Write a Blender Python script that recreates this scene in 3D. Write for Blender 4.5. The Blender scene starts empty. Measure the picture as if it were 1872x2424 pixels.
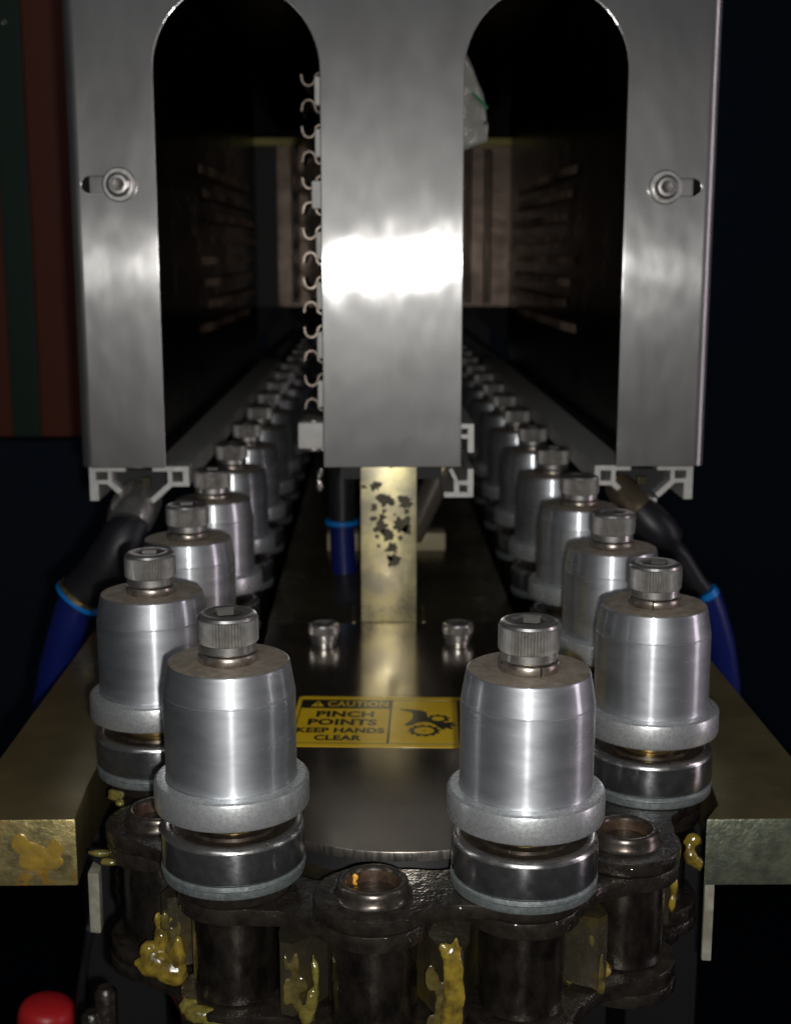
import bpy, bmesh, math, random
from mathutils import Vector, Matrix, noise
random.seed(7)
C = bpy.context.scene.collection
PI = math.pi
S = 0.001                      # everything below is written in millimetres
sc = bpy.context.scene

# ---------------------------------------------------------------- camera
CAMZ = 134.0
cam = bpy.data.cameras.new('camera'); camo = bpy.data.objects.new('camera', cam); C.objects.link(camo)
cam.sensor_fit = 'VERTICAL'; cam.sensor_height = 24.0; cam.sensor_width = 24.0
cam.lens = 31.26; cam.clip_start = 0.01; cam.clip_end = 30
camo.location = (0, 0, CAMZ*S)
camo.rotation_euler = (PI/2 - 0.1927, 0, -0.0170)
cam.dof.use_dof = True; cam.dof.focus_distance = 0.283; cam.dof.aperture_fstop = 18.0
sc.camera = camo
# ---------------------------------------------------------------- world, lamps, exposure
w = bpy.data.worlds.new('World'); sc.world = w; w.use_nodes = True
bg = w.node_tree.nodes['Background']; bg.inputs[0].default_value = (0.80, 0.88, 1.0, 1); bg.inputs[1].default_value = 0.016
sc.view_settings.view_transform = 'Standard'; sc.view_settings.look = 'None'
sc.view_settings.exposure = 0.0; sc.view_settings.gamma = 1.0

def lamp(name, kind, energy, color, loc, target=None, **kw):
    l = bpy.data.lights.new(name, kind); l.energy = energy; l.color = color
    o = bpy.data.objects.new(name, l); C.objects.link(o); o.location = Vector(loc)*S
    for k, v in kw.items(): setattr(l, k, v)
    if target is not None:
        d = (Vector(target)-Vector(loc)); o.rotation_euler = d.to_track_quat('-Z', 'Y').to_euler()
    return o
lamp('phone_flash', 'POINT', 2.5, (1.0, 0.985, 0.95), (6, 3, CAMZ-9), shadow_soft_size=0.0022)
lamp('window_light', 'AREA', 0.6, (1.0, 0.86, 0.95), (640, 260, 140), (10, 360, 30), shape='RECTANGLE', size=0.10, size_y=0.5)
lamp('ambient_fill', 'AREA', 0.9, (0.93, 0.97, 1.0), (-150, -500, 700), (0, 400, 40), shape='RECTANGLE', size=0.5, size_y=0.35)  # soft fill lamp added overhead for ambient light; no such source seen

# ---------------------------------------------------------------- materials
def rgb(c): return (c[0], c[1], c[2], 1)
def mat(name, col, rough=.5, metal=0., aniso=0., arot=0., spec=.5, col2=None, nscale=200., ndetail=5., nlo=.35, nhi=.65,
        bump=0., bscale=1500., rvar=0., stretch=(1, 1, 1), coat=0., bdist=.0002, sss=0., col3=None, n3=60, lo3=.6, hi3=.7, groove=0., trans=0., lobe2=None, wet=0.):
    m = bpy.data.materials.new(name); m.use_nodes = True; nt = m.node_tree; N = nt.nodes; L = nt.links
    b = N['Principled BSDF']
    b.inputs['Base Color'].default_value = rgb(col); b.inputs['Roughness'].default_value = rough
    b.inputs['Metallic'].default_value = metal; b.inputs['Specular IOR Level'].default_value = spec
    b.inputs['Anisotropic'].default_value = aniso; b.inputs['Anisotropic Rotation'].default_value = arot
    b.inputs['Coat Weight'].default_value = coat; b.inputs['Coat Roughness'].default_value = .12
    if trans: b.inputs['Transmission Weight'].default_value = trans
    if sss:
        b.inputs['Subsurface Weight'].default_value = sss; b.inputs['Subsurface Radius'].default_value = (.003, .002, .0006); b.inputs['Subsurface Scale'].default_value = 1.0
    tc = N.new('ShaderNodeTexCoord'); mp = N.new('ShaderNodeMapping'); L.new(tc.outputs['Object'], mp.inputs[0])
    mp.inputs['Scale'].default_value = stretch
    oi = N.new('ShaderNodeObjectInfo'); va = N.new('ShaderNodeVectorMath'); va.operation = 'ADD'
    sc_ = N.new('ShaderNodeVectorMath'); sc_.operation = 'SCALE'; sc_.inputs['Scale'].default_value = 3.7
    cx = N.new('ShaderNodeCombineXYZ'); L.new(oi.outputs['Random'], cx.inputs[0]); L.new(oi.outputs['Random'], cx.inputs[2])
    L.new(cx.outputs[0], sc_.inputs[0]); L.new(mp.outputs[0], va.inputs[0]); L.new(sc_.outputs[0], va.inputs[1])
    vec = va.outputs[0]
    def nz(scale, detail=5., rough_=.6):
        n = N.new('ShaderNodeTexNoise'); n.inputs['Scale'].default_value = scale; n.inputs['Detail'].default_value = detail
        n.inputs['Roughness'].default_value = rough_; L.new(vec, n.inputs['Vector']); return n.outputs['Fac']
    def rmp(src, a, b_, o0=0., o1=1.):
        r = N.new('ShaderNodeMapRange'); r.inputs[1].default_value = a; r.inputs[2].default_value = b_
        r.inputs[3].default_value = o0; r.inputs[4].default_value = o1; L.new(src, r.inputs[0]); return r.outputs[0]
    cur = None
    if col2 is not None:
        f = rmp(nz(nscale, ndetail), nlo, nhi)
        mx = N.new('ShaderNodeMix'); mx.data_type = 'RGBA'; L.new(f, mx.inputs[0]); mx.inputs[6].default_value = rgb(col); mx.inputs[7].default_value = rgb(col2)
        cur = mx.outputs[2]
    if col3 is not None:
        f = rmp(nz(n3, 3.), lo3, hi3)
        mx = N.new('ShaderNodeMix'); mx.data_type = 'RGBA'; L.new(f, mx.inputs[0])
        if cur is not None: L.new(cur, mx.inputs[6])
        else: mx.inputs[6].default_value = rgb(col)
        mx.inputs[7].default_value = rgb(col3); cur = mx.outputs[2]
    if cur is not None: L.new(cur, b.inputs['Base Color'])
    if rvar:
        L.new(rmp(nz(nscale*.6+31, 4.), .3, .7, max(.03, rough-rvar), min(1, rough+rvar)), b.inputs['Roughness'])
    if aniso:
        tn = N.new('ShaderNodeTangent'); tn.direction_type = 'RADIAL'; tn.axis = 'Z'; L.new(tn.outputs[0], b.inputs['Tangent'])
    if bump or groove:
        bp = N.new('ShaderNodeBump'); bp.inputs['Distance'].default_value = bdist
        bp.inputs['Strength'].default_value = bump if bump else groove
        if groove:
            wv = N.new('ShaderNodeTexNoise'); wv.noise_dimensions = '1D'; sp = N.new('ShaderNodeSeparateXYZ'); L.new(tc.outputs['Object'], sp.inputs[0])
            ad = N.new('ShaderNodeMath'); ad.operation = 'ADD'; L.new(sp.outputs[2], ad.inputs[0]); L.new(oi.outputs['Random'], ad.inputs[1])
            L.new(ad.outputs[0], wv.inputs['W']); wv.inputs['Scale'].default_value = 5200.; wv.inputs['Detail'].default_value = 3
            L.new(wv.outputs['Fac'], bp.inputs['Height'])
        else:
            L.new(nz(bscale, 4.), bp.inputs['Height'])
        L.new(bp.outputs[0], b.inputs['Normal'])
        if coat and not wet: L.new(bp.outputs[0], b.inputs['Coat Normal'])
    if wet:      # oil film: droplets and runs catch the light
        bw = N.new('ShaderNodeBump'); bw.inputs['Distance'].default_value = wet; bw.inputs['Strength'].default_value = 1.
        L.new(nz(480, 3., .6), bw.inputs['Height']); L.new(bw.outputs[0], b.inputs['Coat Normal']); b.inputs['Coat Roughness'].default_value = .05
    if lobe2:    # second, broader reflection lobe of worn metal
        b2 = N.new('ShaderNodeBsdfPrincipled'); b2.inputs['Metallic'].default_value = 1.; b2.inputs['Roughness'].default_value = lobe2[0]
        b2.inputs['Anisotropic'].default_value = aniso*.5; b2.inputs['Anisotropic Rotation'].default_value = arot
        for nm in ('Base Color', 'Normal', 'Tangent'):
            for lk in list(b.inputs[nm].links): L.new(lk.from_socket, b2.inputs[nm])
        b2.inputs['Base Color'].default_value = rgb(col)
        ms = N.new('ShaderNodeMixShader'); ms.inputs[0].default_value = lobe2[1]; L.new(b.outputs[0], ms.inputs[1]); L.new(b2.outputs[0], ms.inputs[2])
        L.new(ms.outputs[0], N['Material Output'].inputs['Surface'])
    return m

M = {}
M['alu'] = mat('turned_aluminium', (.74, .76, .79), .25, .9, lobe2=(.56, .62), aniso=.96, arot=.25, groove=.12, bdist=.00003, rvar=.04, nscale=90, stretch=(1, 1, 3),
               col2=(.56, .58, .61))
M['collar'] = mat('tumbled_aluminium', (.74, .76, .77), .30, .72, lobe2=(.55, .35), col2=(.62, .64, .64), nscale=1500, ndetail=8, nlo=.42, nhi=.58, bump=.22, bscale=1500, bdist=.00008,
                  rvar=.1, col3=(.74, .74, .72), n3=1100, lo3=.62, hi3=.7, aniso=.4, arot=.25)
M['dusty'] = mat('dusty_aluminium', (.36, .31, .25), .58, .4, col2=(.26, .215, .165), nscale=420, nlo=.4, nhi=.62, bump=.3, bscale=2500, col3=(.46, .42, .37), n3=150, lo3=.58, hi3=.75)
M['screw'] = mat('stainless_screw', (.74, .72, .70), .2, .95, lobe2=(.45, .5), rvar=.05, nscale=500, col2=(.55, .53, .50), bump=.12, bscale=1800, col3=(.30, .25, .20), n3=420, lo3=.66, hi3=.74)
M['socket'] = mat('socket_inside', (.16, .15, .14), .38, .8)
M['washer'] = mat('spring_washer', (.52, .47, .42), .33, .9, rvar=.1, nscale=400, col2=(.25, .20, .16))
M['brass'] = mat('yellow_spacer', (.55, .42, .18), .33, .9, col2=(.24, .17, .08), nscale=380, rvar=.1)
M['chrome'] = mat('bearing_steel', (.30, .30, .31), .22, .9, rvar=.08, nscale=300, col2=(.20, .20, .21), col3=(.55, .55, .55), n3=1500, lo3=.72, hi3=.75, aniso=.85, arot=.25)
M['rim'] = mat('bearing_rim_highlight', (.68, .66, .64), .24, .95, rvar=.08, nscale=600)  # lighter than the bearing steel: the rim's highlight is put into the colour
M['shield'] = mat('bearing_shield', (.10, .078, .055), .36, .6, col2=(.04, .03, .025), nscale=500, col3=(.4, .3, .1), n3=900, lo3=.68, hi3=.7)
M['zinc'] = mat('zinc_washer', (.42, .47, .47), .42, .75, col2=(.28, .32, .32), nscale=900, bump=.6, bscale=2200, bdist=.0002, rvar=.1)
M['link'] = mat('oily_link_steel', (.050, .040, .031), .36, .5, wet=.0007, col2=(.020, .016, .013), nscale=300, rvar=.13, bump=.25, bscale=900, bdist=.0003,
                col3=(.10, .035, .024), n3=90, lo3=.68, hi3=.8, coat=1.)
M['roller'] = mat('oily_roller_steel', (.075, .062, .05), .26, .8, wet=.0004, col2=(.024, .019, .016), nscale=260, rvar=.1, bump=.2, bscale=800, bdist=.0003, coat=1., stretch=(1, 1, .6), aniso=.85, arot=.25)
M['pin'] = mat('hollow_pin_steel', (.20, .175, .155), .28, .85, col2=(.10, .08, .065), nscale=350, rvar=.08)
M['pinin'] = mat('rusty_bore', (.12, .075, .045), .45, .4, col2=(.05, .03, .02), nscale=500, bump=.3)
M['tooth'] = mat('sprocket_steel', (.09, .078, .055), .34, .6, wet=.0008, col2=(.07, .058, .035), nscale=300, rvar=.12, bump=.5, bscale=900, bdist=.0003, coat=.8, col3=(.13, .10, .03), n3=90, lo3=.52, hi3=.64)
M['grease'] = mat('yellow_grease', (.30, .215, .028), .15, 0, spec=.6, col2=(.09, .062, .014), nscale=240, nlo=.40, nhi=.66, bump=.4, bscale=700, bdist=.0004, sss=.35, coat=.6)
M['greased'] = mat('dirty_grease', (.20, .17, .035), .18, 0, spec=.6, col2=(.10, .08, .02), nscale=350, bump=.4, bscale=700, bdist=.0004, sss=.2, coat=.7)
M['film'] = mat('brown_grease_film', (.13, .10, .03), .16, 0, spec=.6, col2=(.05, .04, .015), nscale=300, bump=.4, bscale=700, bdist=.0004, coat=.9)
M['crumb'] = mat('orange_crumb', (.8, .38, .04), .4, 0)
M['cover'] = mat('dark_steel_cover', (.23, .195, .155), .17, .88, col2=(.17, .145, .115), nscale=60, rvar=.035, bump=.05, bscale=2600, bdist=.00005, col3=(.20, .16, .13), n3=35, lo3=.5, hi3=.8)
M['coveredge'] = mat('cover_edge_steel', (.46, .42, .38), .30, .95, col2=(.30, .27, .24), nscale=1200, stretch=(1, 1, .15), rvar=.1)
M['wing'] = mat('yellow_zinc_plate', (.23, .19, .095), .30, .6, col2=(.16, .13, .065), nscale=40, rvar=.06, bump=.08, bscale=1500, bdist=.0001)
M['wingface'] = mat('yellow_zinc_flashlit_face', (.58, .47, .20), .40, .7, col2=(.25, .21, .10), nscale=170, nlo=.38, nhi=.62, rvar=.14, bump=.7, bscale=500, bdist=.0004, col3=(.62, .36, .06), n3=130, lo3=.58, hi3=.66)  # brighter gold than the top surface: flash light painted into the face colour
M['wingface2'] = mat('grey_green_sawn_face', (.25, .26, .18), .45, .7, col2=(.15, .17, .13), nscale=240, nlo=.38, nhi=.62, rvar=.14, bump=.7, bscale=500, bdist=.0004, col3=(.17, .07, .03), n3=120, lo3=.68, hi3=.74)
M['bed'] = mat('dark_machine_bed', (.14, .12, .07), .28, .75, col2=(.09, .076, .045), nscale=40, rvar=.05, bump=.08)
M['post'] = mat('passivated_zinc_post', (.84, .74, .40), .33, .72, col2=(.46, .42, .30), nscale=70, nlo=.4, nhi=.6, rvar=.1, bump=.12, bscale=900)
M['stain'] = mat('dark_stain', (.10, .085, .05), .5, .4, col2=(.045, .04, .025), nscale=400)
M['sheet'] = mat('brushed_stainless', (.42, .415, .41), .165, .95, lobe2=(.42, .42), aniso=.97, arot=0, col2=(.34, .335, .33), nscale=45, nlo=.3, nhi=.7, stretch=(1, 1, .5), rvar=.03,
                 bump=.5, bscale=12, bdist=.0024, col3=(.26, .26, .25), n3=24, lo3=.56, hi3=.72)
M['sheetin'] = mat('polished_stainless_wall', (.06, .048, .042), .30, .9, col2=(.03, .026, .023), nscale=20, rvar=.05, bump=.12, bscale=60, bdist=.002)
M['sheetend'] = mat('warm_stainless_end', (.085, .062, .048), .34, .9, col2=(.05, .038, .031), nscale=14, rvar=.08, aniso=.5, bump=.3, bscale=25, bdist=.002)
M['rib'] = mat('rib_streak_highlight', (.80, .55, .40), .4, .2, col2=(.16, .11, .08), nscale=22, nlo=.4, nhi=.6)  # bright warm colour paints in the streaks of light reflected along the ribs
M['dark'] = mat('black_machine', (.011, .011, .012), .6, .0)
M['profile'] = mat('cut_aluminium_profile', (.62, .61, .58), .5, .35, col2=(.5, .49, .47), nscale=300, bump=.2, bscale=2000)
M['silver'] = mat('nickel_fitting', (.55, .53, .50), .25, .9, rvar=.08, nscale=300)
M['bronze'] = mat('brown_fitting', (.25, .20, .13), .35, .8, rvar=.08, nscale=300)
M['black'] = mat('black_plastic', (.008, .008, .011), .42, 0, spec=.4, col2=(.014, .014, .017), nscale=100)
M['bluering'] = mat('blue_release_ring', (.0, .17, .55), .4, 0)
M['bluetube'] = mat('blue_air_tube', (.006, .013, .12), .38, 0)
M['white'] = mat('white_ceramic', (.66, .64, .62), .55, 0, col2=(.55, .53, .5), nscale=150)
M['spring'] = mat('copper_edge_spring', (.17, .14, .12), .34, .9, col2=(.08, .065, .055), nscale=250)
M['cream'] = mat('cream_block', (.50, .43, .27), .5, 0, col2=(.35, .30, .2), nscale=100)
M['red'] = mat('red_plastic', (.62, .02, .022), .38, 0, col2=(.50, .016, .02), nscale=60)
M['strip'] = mat('dirty_white_strip', (.38, .36, .31), .5, 0, col2=(.22, .20, .15), nscale=130, nlo=.4, nhi=.6, bump=.3)
M['bag'] = mat('thin_plastic_bag', (.24, .24, .21), .35, 0, col2=(.17, .17, .145), nscale=40, bump=.6, bscale=90, bdist=.002, coat=.2)
M['green'] = mat('green_print', (.02, .16, .06), .5, 0)
M['orange'] = mat('orange_red_panel', (.15, .024, .004), .6, 0, col2=(.12, .018, .004), nscale=3)
M['greenpost'] = mat('dark_green_post', (.003, .030, .013), .55, 0)
M['navy'] = mat('dark_blue_black_wall', (.045, .070, .115), .9, 0, spec=.1, col2=(.034, .054, .09), nscale=4)
M['floor'] = mat('dark_floor', (.014, .021, .034), .8, 0, spec=.1)
M['yellow'] = mat('yellow_label_vinyl', (.86, .56, .01), .34, 0, spec=.5, col2=(.74, .46, .01), nscale=90, nlo=.4, nhi=.7, coat=.35)
M['ink'] = mat('black_print', (.018, .015, .010), .32, 0, coat=.3)
M['yline'] = mat('yellow_trim', (.45, .40, .05), .5, 0, col2=(.25, .22, .03), nscale=25, nlo=.4, nhi=.6)

# ---------------------------------------------------------------- mesh helpers (mm)
class MB:
    def __init__(s): s.v = []; s.f = []; s.m = []
    def add(s, vs, fs, mi=0):
        o = len(s.v); s.v += [tuple(v) for v in vs]; s.f += [tuple(i+o for i in f) for f in fs]; s.m += [mi]*len(fs); return s
    def box(s, x0, x1, y0, y1, z0, z1, mi=0):
        v = [(x, y, z) for x in (x0, x1) for y in (y0, y1) for z in (z0, z1)]
        return s.add(v, [(0, 1, 3, 2), (4, 6, 7, 5), (0, 4, 5, 1), (2, 3, 7, 6), (0, 2, 6, 4), (1, 5, 7, 3)], mi)
    def lathe(s, prof, seg=48, mi=0, c=(0, 0), caps=(False, False), rf=None, mis=None):
        """prof: list of (r, z[, k]) ; rf(theta, r, k) -> radius"""
        vs = []; n = len(prof)
        for p in prof:
            for j in range(seg):
                t = 2*PI*j/seg; r = p[0]
                if rf and len(p) > 2: r = rf(t, p[0], p[2])
                vs.append((c[0]+r*math.cos(t), c[1]+r*math.sin(t), p[1]))
        base = len(s.v); s.v += vs
        for i in range(n-1):
            for j in range(seg):
                a = base+i*seg+j; b = base+i*seg+(j+1) % seg
                s.f.append((a, b, b+seg, a+seg)); s.m.append(mis[i] if mis else mi)
        if caps[0]: s.f.append(tuple(base+j for j in reversed(range(seg)))); s.m.append(mis[0] if mis else mi)
        if caps[1]: s.f.append(tuple(base+(n-1)*seg+j for j in range(seg))); s.m.append(mis[-1] if mis else mi)
        return s
    def prism(s, poly, z0, z1, mi=0, plane='xy'):
        """poly CCW in plane; extruded along third axis"""
        def P(a, b, c):
            return (a, b, c) if plane == 'xy' else ((a, c, b) if plane == 'xz' else (c, a, b))
        n = len(poly); vs = [P(a, b, z0) for a, b in poly]+[P(a, b, z1) for a, b in poly]
        fs = [tuple(reversed(range(n))), tuple(range(n, 2*n))]+[(i, (i+1) % n, n+(i+1) % n, n+i) for i in range(n)]
        return s.add(vs, fs, mi)
    def tube(s, pts, rads, seg=20, mi=0, caps=True):
        pts = [Vector(p) for p in pts]
        if not isinstance(rads, (list, tuple)): rads = [rads]*len(pts)
        up = Vector((0.13, .21, 1)).normalized(); base = len(s.v)
        for i, p in enumerate(pts):
            d = (pts[min(i+1, len(pts)-1)]-pts[max(i-1, 0)]).normalized()
            a = d.cross(up)
            if a.length < .05: a = d.cross(Vector((1, 0, 0)))
            a.normalize(); b = d.cross(a)
            for j in range(seg):
                t = 2*PI*j/seg; q = p+(a*math.cos(t)+b*math.sin(t))*rads[i]; s.v.append(tuple(q))
        for i in range(len(pts)-1):
            for j in range(seg):
                k = base+i*seg+j; l = base+i*seg+(j+1) % seg
                s.f.append((k, l, l+seg, k+seg)); s.m.append(mi)
        if caps:
            s.f.append(tuple(base+j for j in range(seg))); s.m.append(mi)
            s.f.append(tuple(base+(len(pts)-1)*seg+j for j in reversed(range(seg)))); s.m.append(mi)
        return s
    def mesh(s, name, mats, smooth=35, bevel=0., bseg=2):
        me = bpy.data.meshes.new(name); me.from_pydata([(x*S, y*S, z*S) for x, y, z in s.v], [], s.f)
        if not isinstance(mats, (list, tuple)): mats = [mats]
        for m in mats: me.materials.append(m)
        for p, mi in zip(me.polygons, s.m): p.material_index = mi
        bm = bmesh.new(); bm.from_mesh(me)
        bmesh.ops.recalc_face_normals(bm, faces=bm.faces)
        if bevel:
            es = [e for e in bm.edges if e.is_manifold and e.calc_face_angle(0) > .6]
            bmesh.ops.bevel(bm, geom=es, offset=bevel*S, segments=bseg, affect='EDGES', profile=.6, clamp_overlap=True)
        for f in bm.faces: f.smooth = smooth > 0
        for e in bm.edges:
            e.smooth = not (e.is_manifold and e.calc_face_angle(0) > math.radians(smooth)) if smooth else False
        bm.to_mesh(me); bm.free(); me.update()
        return me

def ob(name, me, parent=None, loc=(0, 0, 0), rz=0., **props):
    o = bpy.data.objects.new(name, me); C.objects.link(o); o.location = Vector(loc)*S; o.rotation_euler = (0, 0, rz)
    if parent: o.parent = parent
    for k, v in props.items(): o[k] = v
    return o
def thing(name, label, cat, loc=(0, 0, 0), rz=0., group=None):
    o = ob(name, None, None, loc, rz, label=label, category=cat)
    if group: o['group'] = group
    return o
def single(name, me, label, cat, loc=(0, 0, 0), rz=0., group=None, parent=None):
    o = ob(name, me, None, loc, rz, label=label, category=cat)
    if group: o['group'] = group
    return o
def struct(name, me, loc=(0, 0, 0)): return ob(name, me, None, loc, kind='structure')

# ---------------------------------------------------------------- chain geometry
XC, YC, RR, PH, PP = 7.0, 328.1, 64.0, -0.6382, 33.13
STP = 2*math.asin(PP/2/RR)
def chain_side(sg, n):
    """pins from the chain's front outwards; index 0 = front spindle, then alternating hollow pin / spindle"""
    a = PH if sg < 0 else PH+2*STP
    out = []; st = None; prev = None
    for i in range(n):
        if st is None and abs(a) <= PI/2:
            prev = (XC+RR*math.sin(a), YC-RR*math.cos(a)); out.append(prev); a += sg*STP
        else:
            if st is None:
                dx = XC+sg*RR-prev[0]; st = prev[1]+math.sqrt(PP*PP-dx*dx)
            else: st += PP
            out.append((XC+sg*RR, st))
    return out
NP = 34
left = chain_side(-1, NP); right = chain_side(1, NP)
Hp = (XC+RR*math.sin(PH+STP), YC-RR*math.cos(PH+STP))

# ---------------------------------------------------------------- spindle (things standing on the chain)
KN = 57; KSEG = KN*2
def head_rf(t, r, k):
    j = round(t/(2*PI)*KSEG)
    if k == 'k': return r - (.48 if j % 2 else 0)
    if k == 'h':
        a = (t % (PI/3))-PI/6
        return r/math.cos(a)
    if k == 'e': return r
    return r
SEG = KSEG
def screw_head_mesh(name, R=6.5, H=7.7, hexr=3.0):
    mb = MB()
    k = .16
    prof = [(R-1.6, 0), (R-.75, .15), (R-.5, .5), (R-.5, 2.1), (R-.35, 2.2), (R, 2.5, 'k'), (R, H-1.35, 'k'), (R-.12, H-.95), (R-.42, H-.42), (R-.95, H-.1), (R-1.5, H),
            (R-2.2, H), (hexr+.45, H-.02, 'h'), (hexr, H-.45, 'h')]
    mb.lathe(prof, SEG, 0, rf=head_rf, caps=(True, False))
    mb.lathe([(hexr, H-.45, 'h'), (hexr, H-3.6, 'h'), (hexr*.55, H-4.2, 'h'), (.3, H-4.5)], SEG, 1, rf=head_rf, caps=(False, True))
    return mb.mesh(name, [M['screw'], M['socket']], smooth=28)
ME = {}
ME['head'] = screw_head_mesh('cap_screw', 6.55, 8.6, 3.1)
# spring washer with its split
mb = MB(); n = 70; gap = .07
ring = []
for j in range(n+1):
    t = gap/2+(2*PI-gap)*j/n; dz = -.25+.5*j/n
    for r, z in ((6.15, 0), (6.4, .3), (6.4, 1.75), (6.15, 2.05), (4.3, 2.05), (4.3, 0)):
        ring.append((r*math.cos(t), r*math.sin(t), z+dz*.35))
fs = []
for j in range(n):
    for i in range(6):
        a = j*6+i; b = j*6+(i+1) % 6; fs.append((a, b, b+6, a+6))
fs.append(tuple(range(6))); fs.append(tuple(n*6+i for i in reversed(range(6))))
mb.add(ring, fs); ME['lock'] = mb.mesh('lock_washer', M['washer'], 40)
# turned sleeve, top face dusty
mb = MB()
mb.lathe([(14.5, 0), (14.27, .35), (14.27, 19.2), (14.12, 19.32), (14.14, 19.6), (13.92, 21.0), (13.60, 22.9), (13.22, 25.2), (13.05, 25.75), (12.8, 25.9), (4.0, 25.9)], 96, 0,
         mis=[0, 0, 0, 0, 0, 0, 0, 0, 0, 1], caps=(True, True))
ME['sleeve'] = mb.mesh('sleeve', [M['alu'], M['dusty']], 5.5)
mb = MB()
mb.lathe([(6, 0), (16.2, 0), (16.75, .25), (16.95, .8), (16.95, 5.6), (16.75, 6.15), (16.2, 6.5), (15.2, 6.65), (14.6, 6.72), (6, 6.72)], 96, 0, caps=(True, True))
ME['collar'] = mb.mesh('collar', M['collar'], 22)
mb = MB(); mb.lathe([(7.4, 0), (7.7, .2), (7.7, 1.7), (7.2, 2.0), (7.2, 3.0), (8.9, 3.3), (9.4, 3.6), (9.4, 5.2), (8.0, 5.9)], 64, 0, caps=(True, True)); ME['spacer'] = mb.mesh('spacer', M['brass'], 30)
mb = MB()
mb.lathe([(14.2, 0), (15.3, 0), (15.75, .5), (15.8, .9), (15.8, 7.3), (15.62, 7.85), (15.1, 8.4), (14.5, 8.62), (13.7, 8.55), (13.5, 8.1), (13.5, 7.6)], 96, 0,
         mis=[0, 0, 0, 0, 1, 1, 1, 1, 1, 1], caps=(True, False))
ME['bearing'] = mb.mesh('bearing', [M['chrome'], M['rim']], 30)
mb = MB()
mb.lathe([(13.5, 7.6), (13.2, 7.9), (12.2, 7.95), (10.6, 7.75), (10.3, 7.4), (10.0, 7.6), (9.8, 8.3), (7.6, 8.4)], 64, 0, caps=(True, True)); ME['shield'] = mb.mesh('bearing_shield', M['shield'], 30)
mb = MB(); mb.lathe([(15.0, 0), (15.6, .25), (15.75, .6), (15.75, 1.9), (15.95, 2.2), (15.9, 2.7), (15.5, 3.05), (13, 3.1)], 96, 0, caps=(True, True)); ME['flat'] = mb.mesh('flat_washer', M['zinc'], 25)

def spindle(x, y, label, rz, wz, first=[None]):
    t = thing('spindle', label, 'spindle', (x, y, -.6), rz, 'spindles standing on the chain')
    t.rotation_euler = (random.uniform(-.006, .006), random.uniform(-.006, .006), rz)
    ob('flat_washer', ME['flat'], t)
    be = ob('bearing', ME['bearing'], t, (0, 0, 3.1)); ob('bearing_shield', ME['shield'], be)
    ob('spacer', ME['spacer'], t, (0, 0, 9.9))
    ob('collar', ME['collar'], t, (0, 0, 15.8)); ob('sleeve', ME['sleeve'], t, (0, 0, 22.45))
    ob('lock_washer', ME['lock'], t, (0, 0, 48.35), wz); ob('cap_screw', ME['head'], t, (random.uniform(-.12, .12), random.uniform(-.12, .12), 50.5), random.uniform(0, 2*PI))
    return t
ORD = ['first', 'second', 'third', 'fourth', 'fifth', 'sixth', 'seventh', 'eighth', 'ninth', 'tenth', 'eleventh', 'twelfth', 'thirteenth', 'fourteenth', 'fifteenth', 'sixteenth', 'seventeenth']
LAB = {('left', 0): 'aluminium spindle at the front left, beside the left end of the yellow caution label',
       ('left', 1): 'aluminium spindle behind the front left one, beside the black elbow with blue ring',
       ('right', 0): 'aluminium spindle at the front right, beside the gear picture of the caution label',
       ('right', 1): 'aluminium spindle behind the front right one, washer split facing forward'}
tips = []
for side, pins in (('left', left), ('right', right)):
    for i in range(NP//2):
        x, y = pins[2*i]
        if side == 'right' and i == 1: x, y = x-.4, y+.8
        lab = LAB.get((side, i), ORD[i]+' aluminium spindle from the front in the '+side+' row')
        if i >= 5 and (side, i) not in LAB: lab += ', blurred in the housing'
        face = math.atan2(-y, -x)
        wz = {('right', 1): face-.03+2*0, ('left', 3): face+.08}.get((side, i), random.uniform(0, 2*PI))
        wz -= 0
        rz = random.uniform(0, 2*PI)
        spindle(x, y, lab, rz, wz-rz)

# ---------------------------------------------------------------- chain
chain = thing('roller_chain', 'oily dark steel roller chain carrying the spindles round the front sprocket', 'chain', (XC, YC, -19.1))
def link_poly(rad, waist, L):
    pts = []
    # outline round pin 0 (at x=0) and pin 1 (x=L)
    a0 = math.radians(52)
    for j in range(19):
        a = a0+(2*PI-2*a0)*j/18; pts.append((rad*math.cos(a), rad*math.sin(a)))
    xs = rad*math.cos(a0); ys = rad*math.sin(a0)
    for j in range(1, 8):
        u = j/8; x = xs+(L-2*xs)*u; pts.append((x, -(waist+(ys-waist)*(math.cos(2*PI*u)*.5+.5))))
    for j in range(19):
        a = PI+a0+(2*PI-2*a0)*j/18; pts.append((L+rad*math.cos(a), rad*math.sin(a)))
    for j in range(1, 8):
        u = j/8; x = L-xs-(L-2*xs)*u; pts.append((x, waist+(ys-waist)*(math.cos(2*PI*u)*.5+.5)))
    return pts
mb = MB(); mb.prism(link_poly(12.9, 8.2, PP), 0, 3.3); ME['outer'] = mb.mesh('outer_link', M['link'], 30, bevel=.45)
mb = MB(); mb.prism(link_poly(12.7, 8.0, PP), 0, 3.8); ME['inner'] = mb.mesh('inner_link', M['link'], 30, bevel=.45)
mb = MB(); mb.lathe([(9.0, 0), (9.55, .4), (9.6, 1), (9.6, 19.6), (9.55, 20.1), (9.0, 20.5)], 56, 0, caps=(True, True)); ME['roller'] = mb.mesh('roller', M['roller'], 30)
mb = MB()
mb.lathe([(9.9, 0), (10.0, .5), (9.5, 1.3), (8.2, 1.9), (7.75, 2.3), (7.65, 3.0), (7.35, 3.5), (6.8, 3.75), (6.3, 3.6), (5.9, 3.0)], 64, 0, mi=0) if False else None
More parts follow.
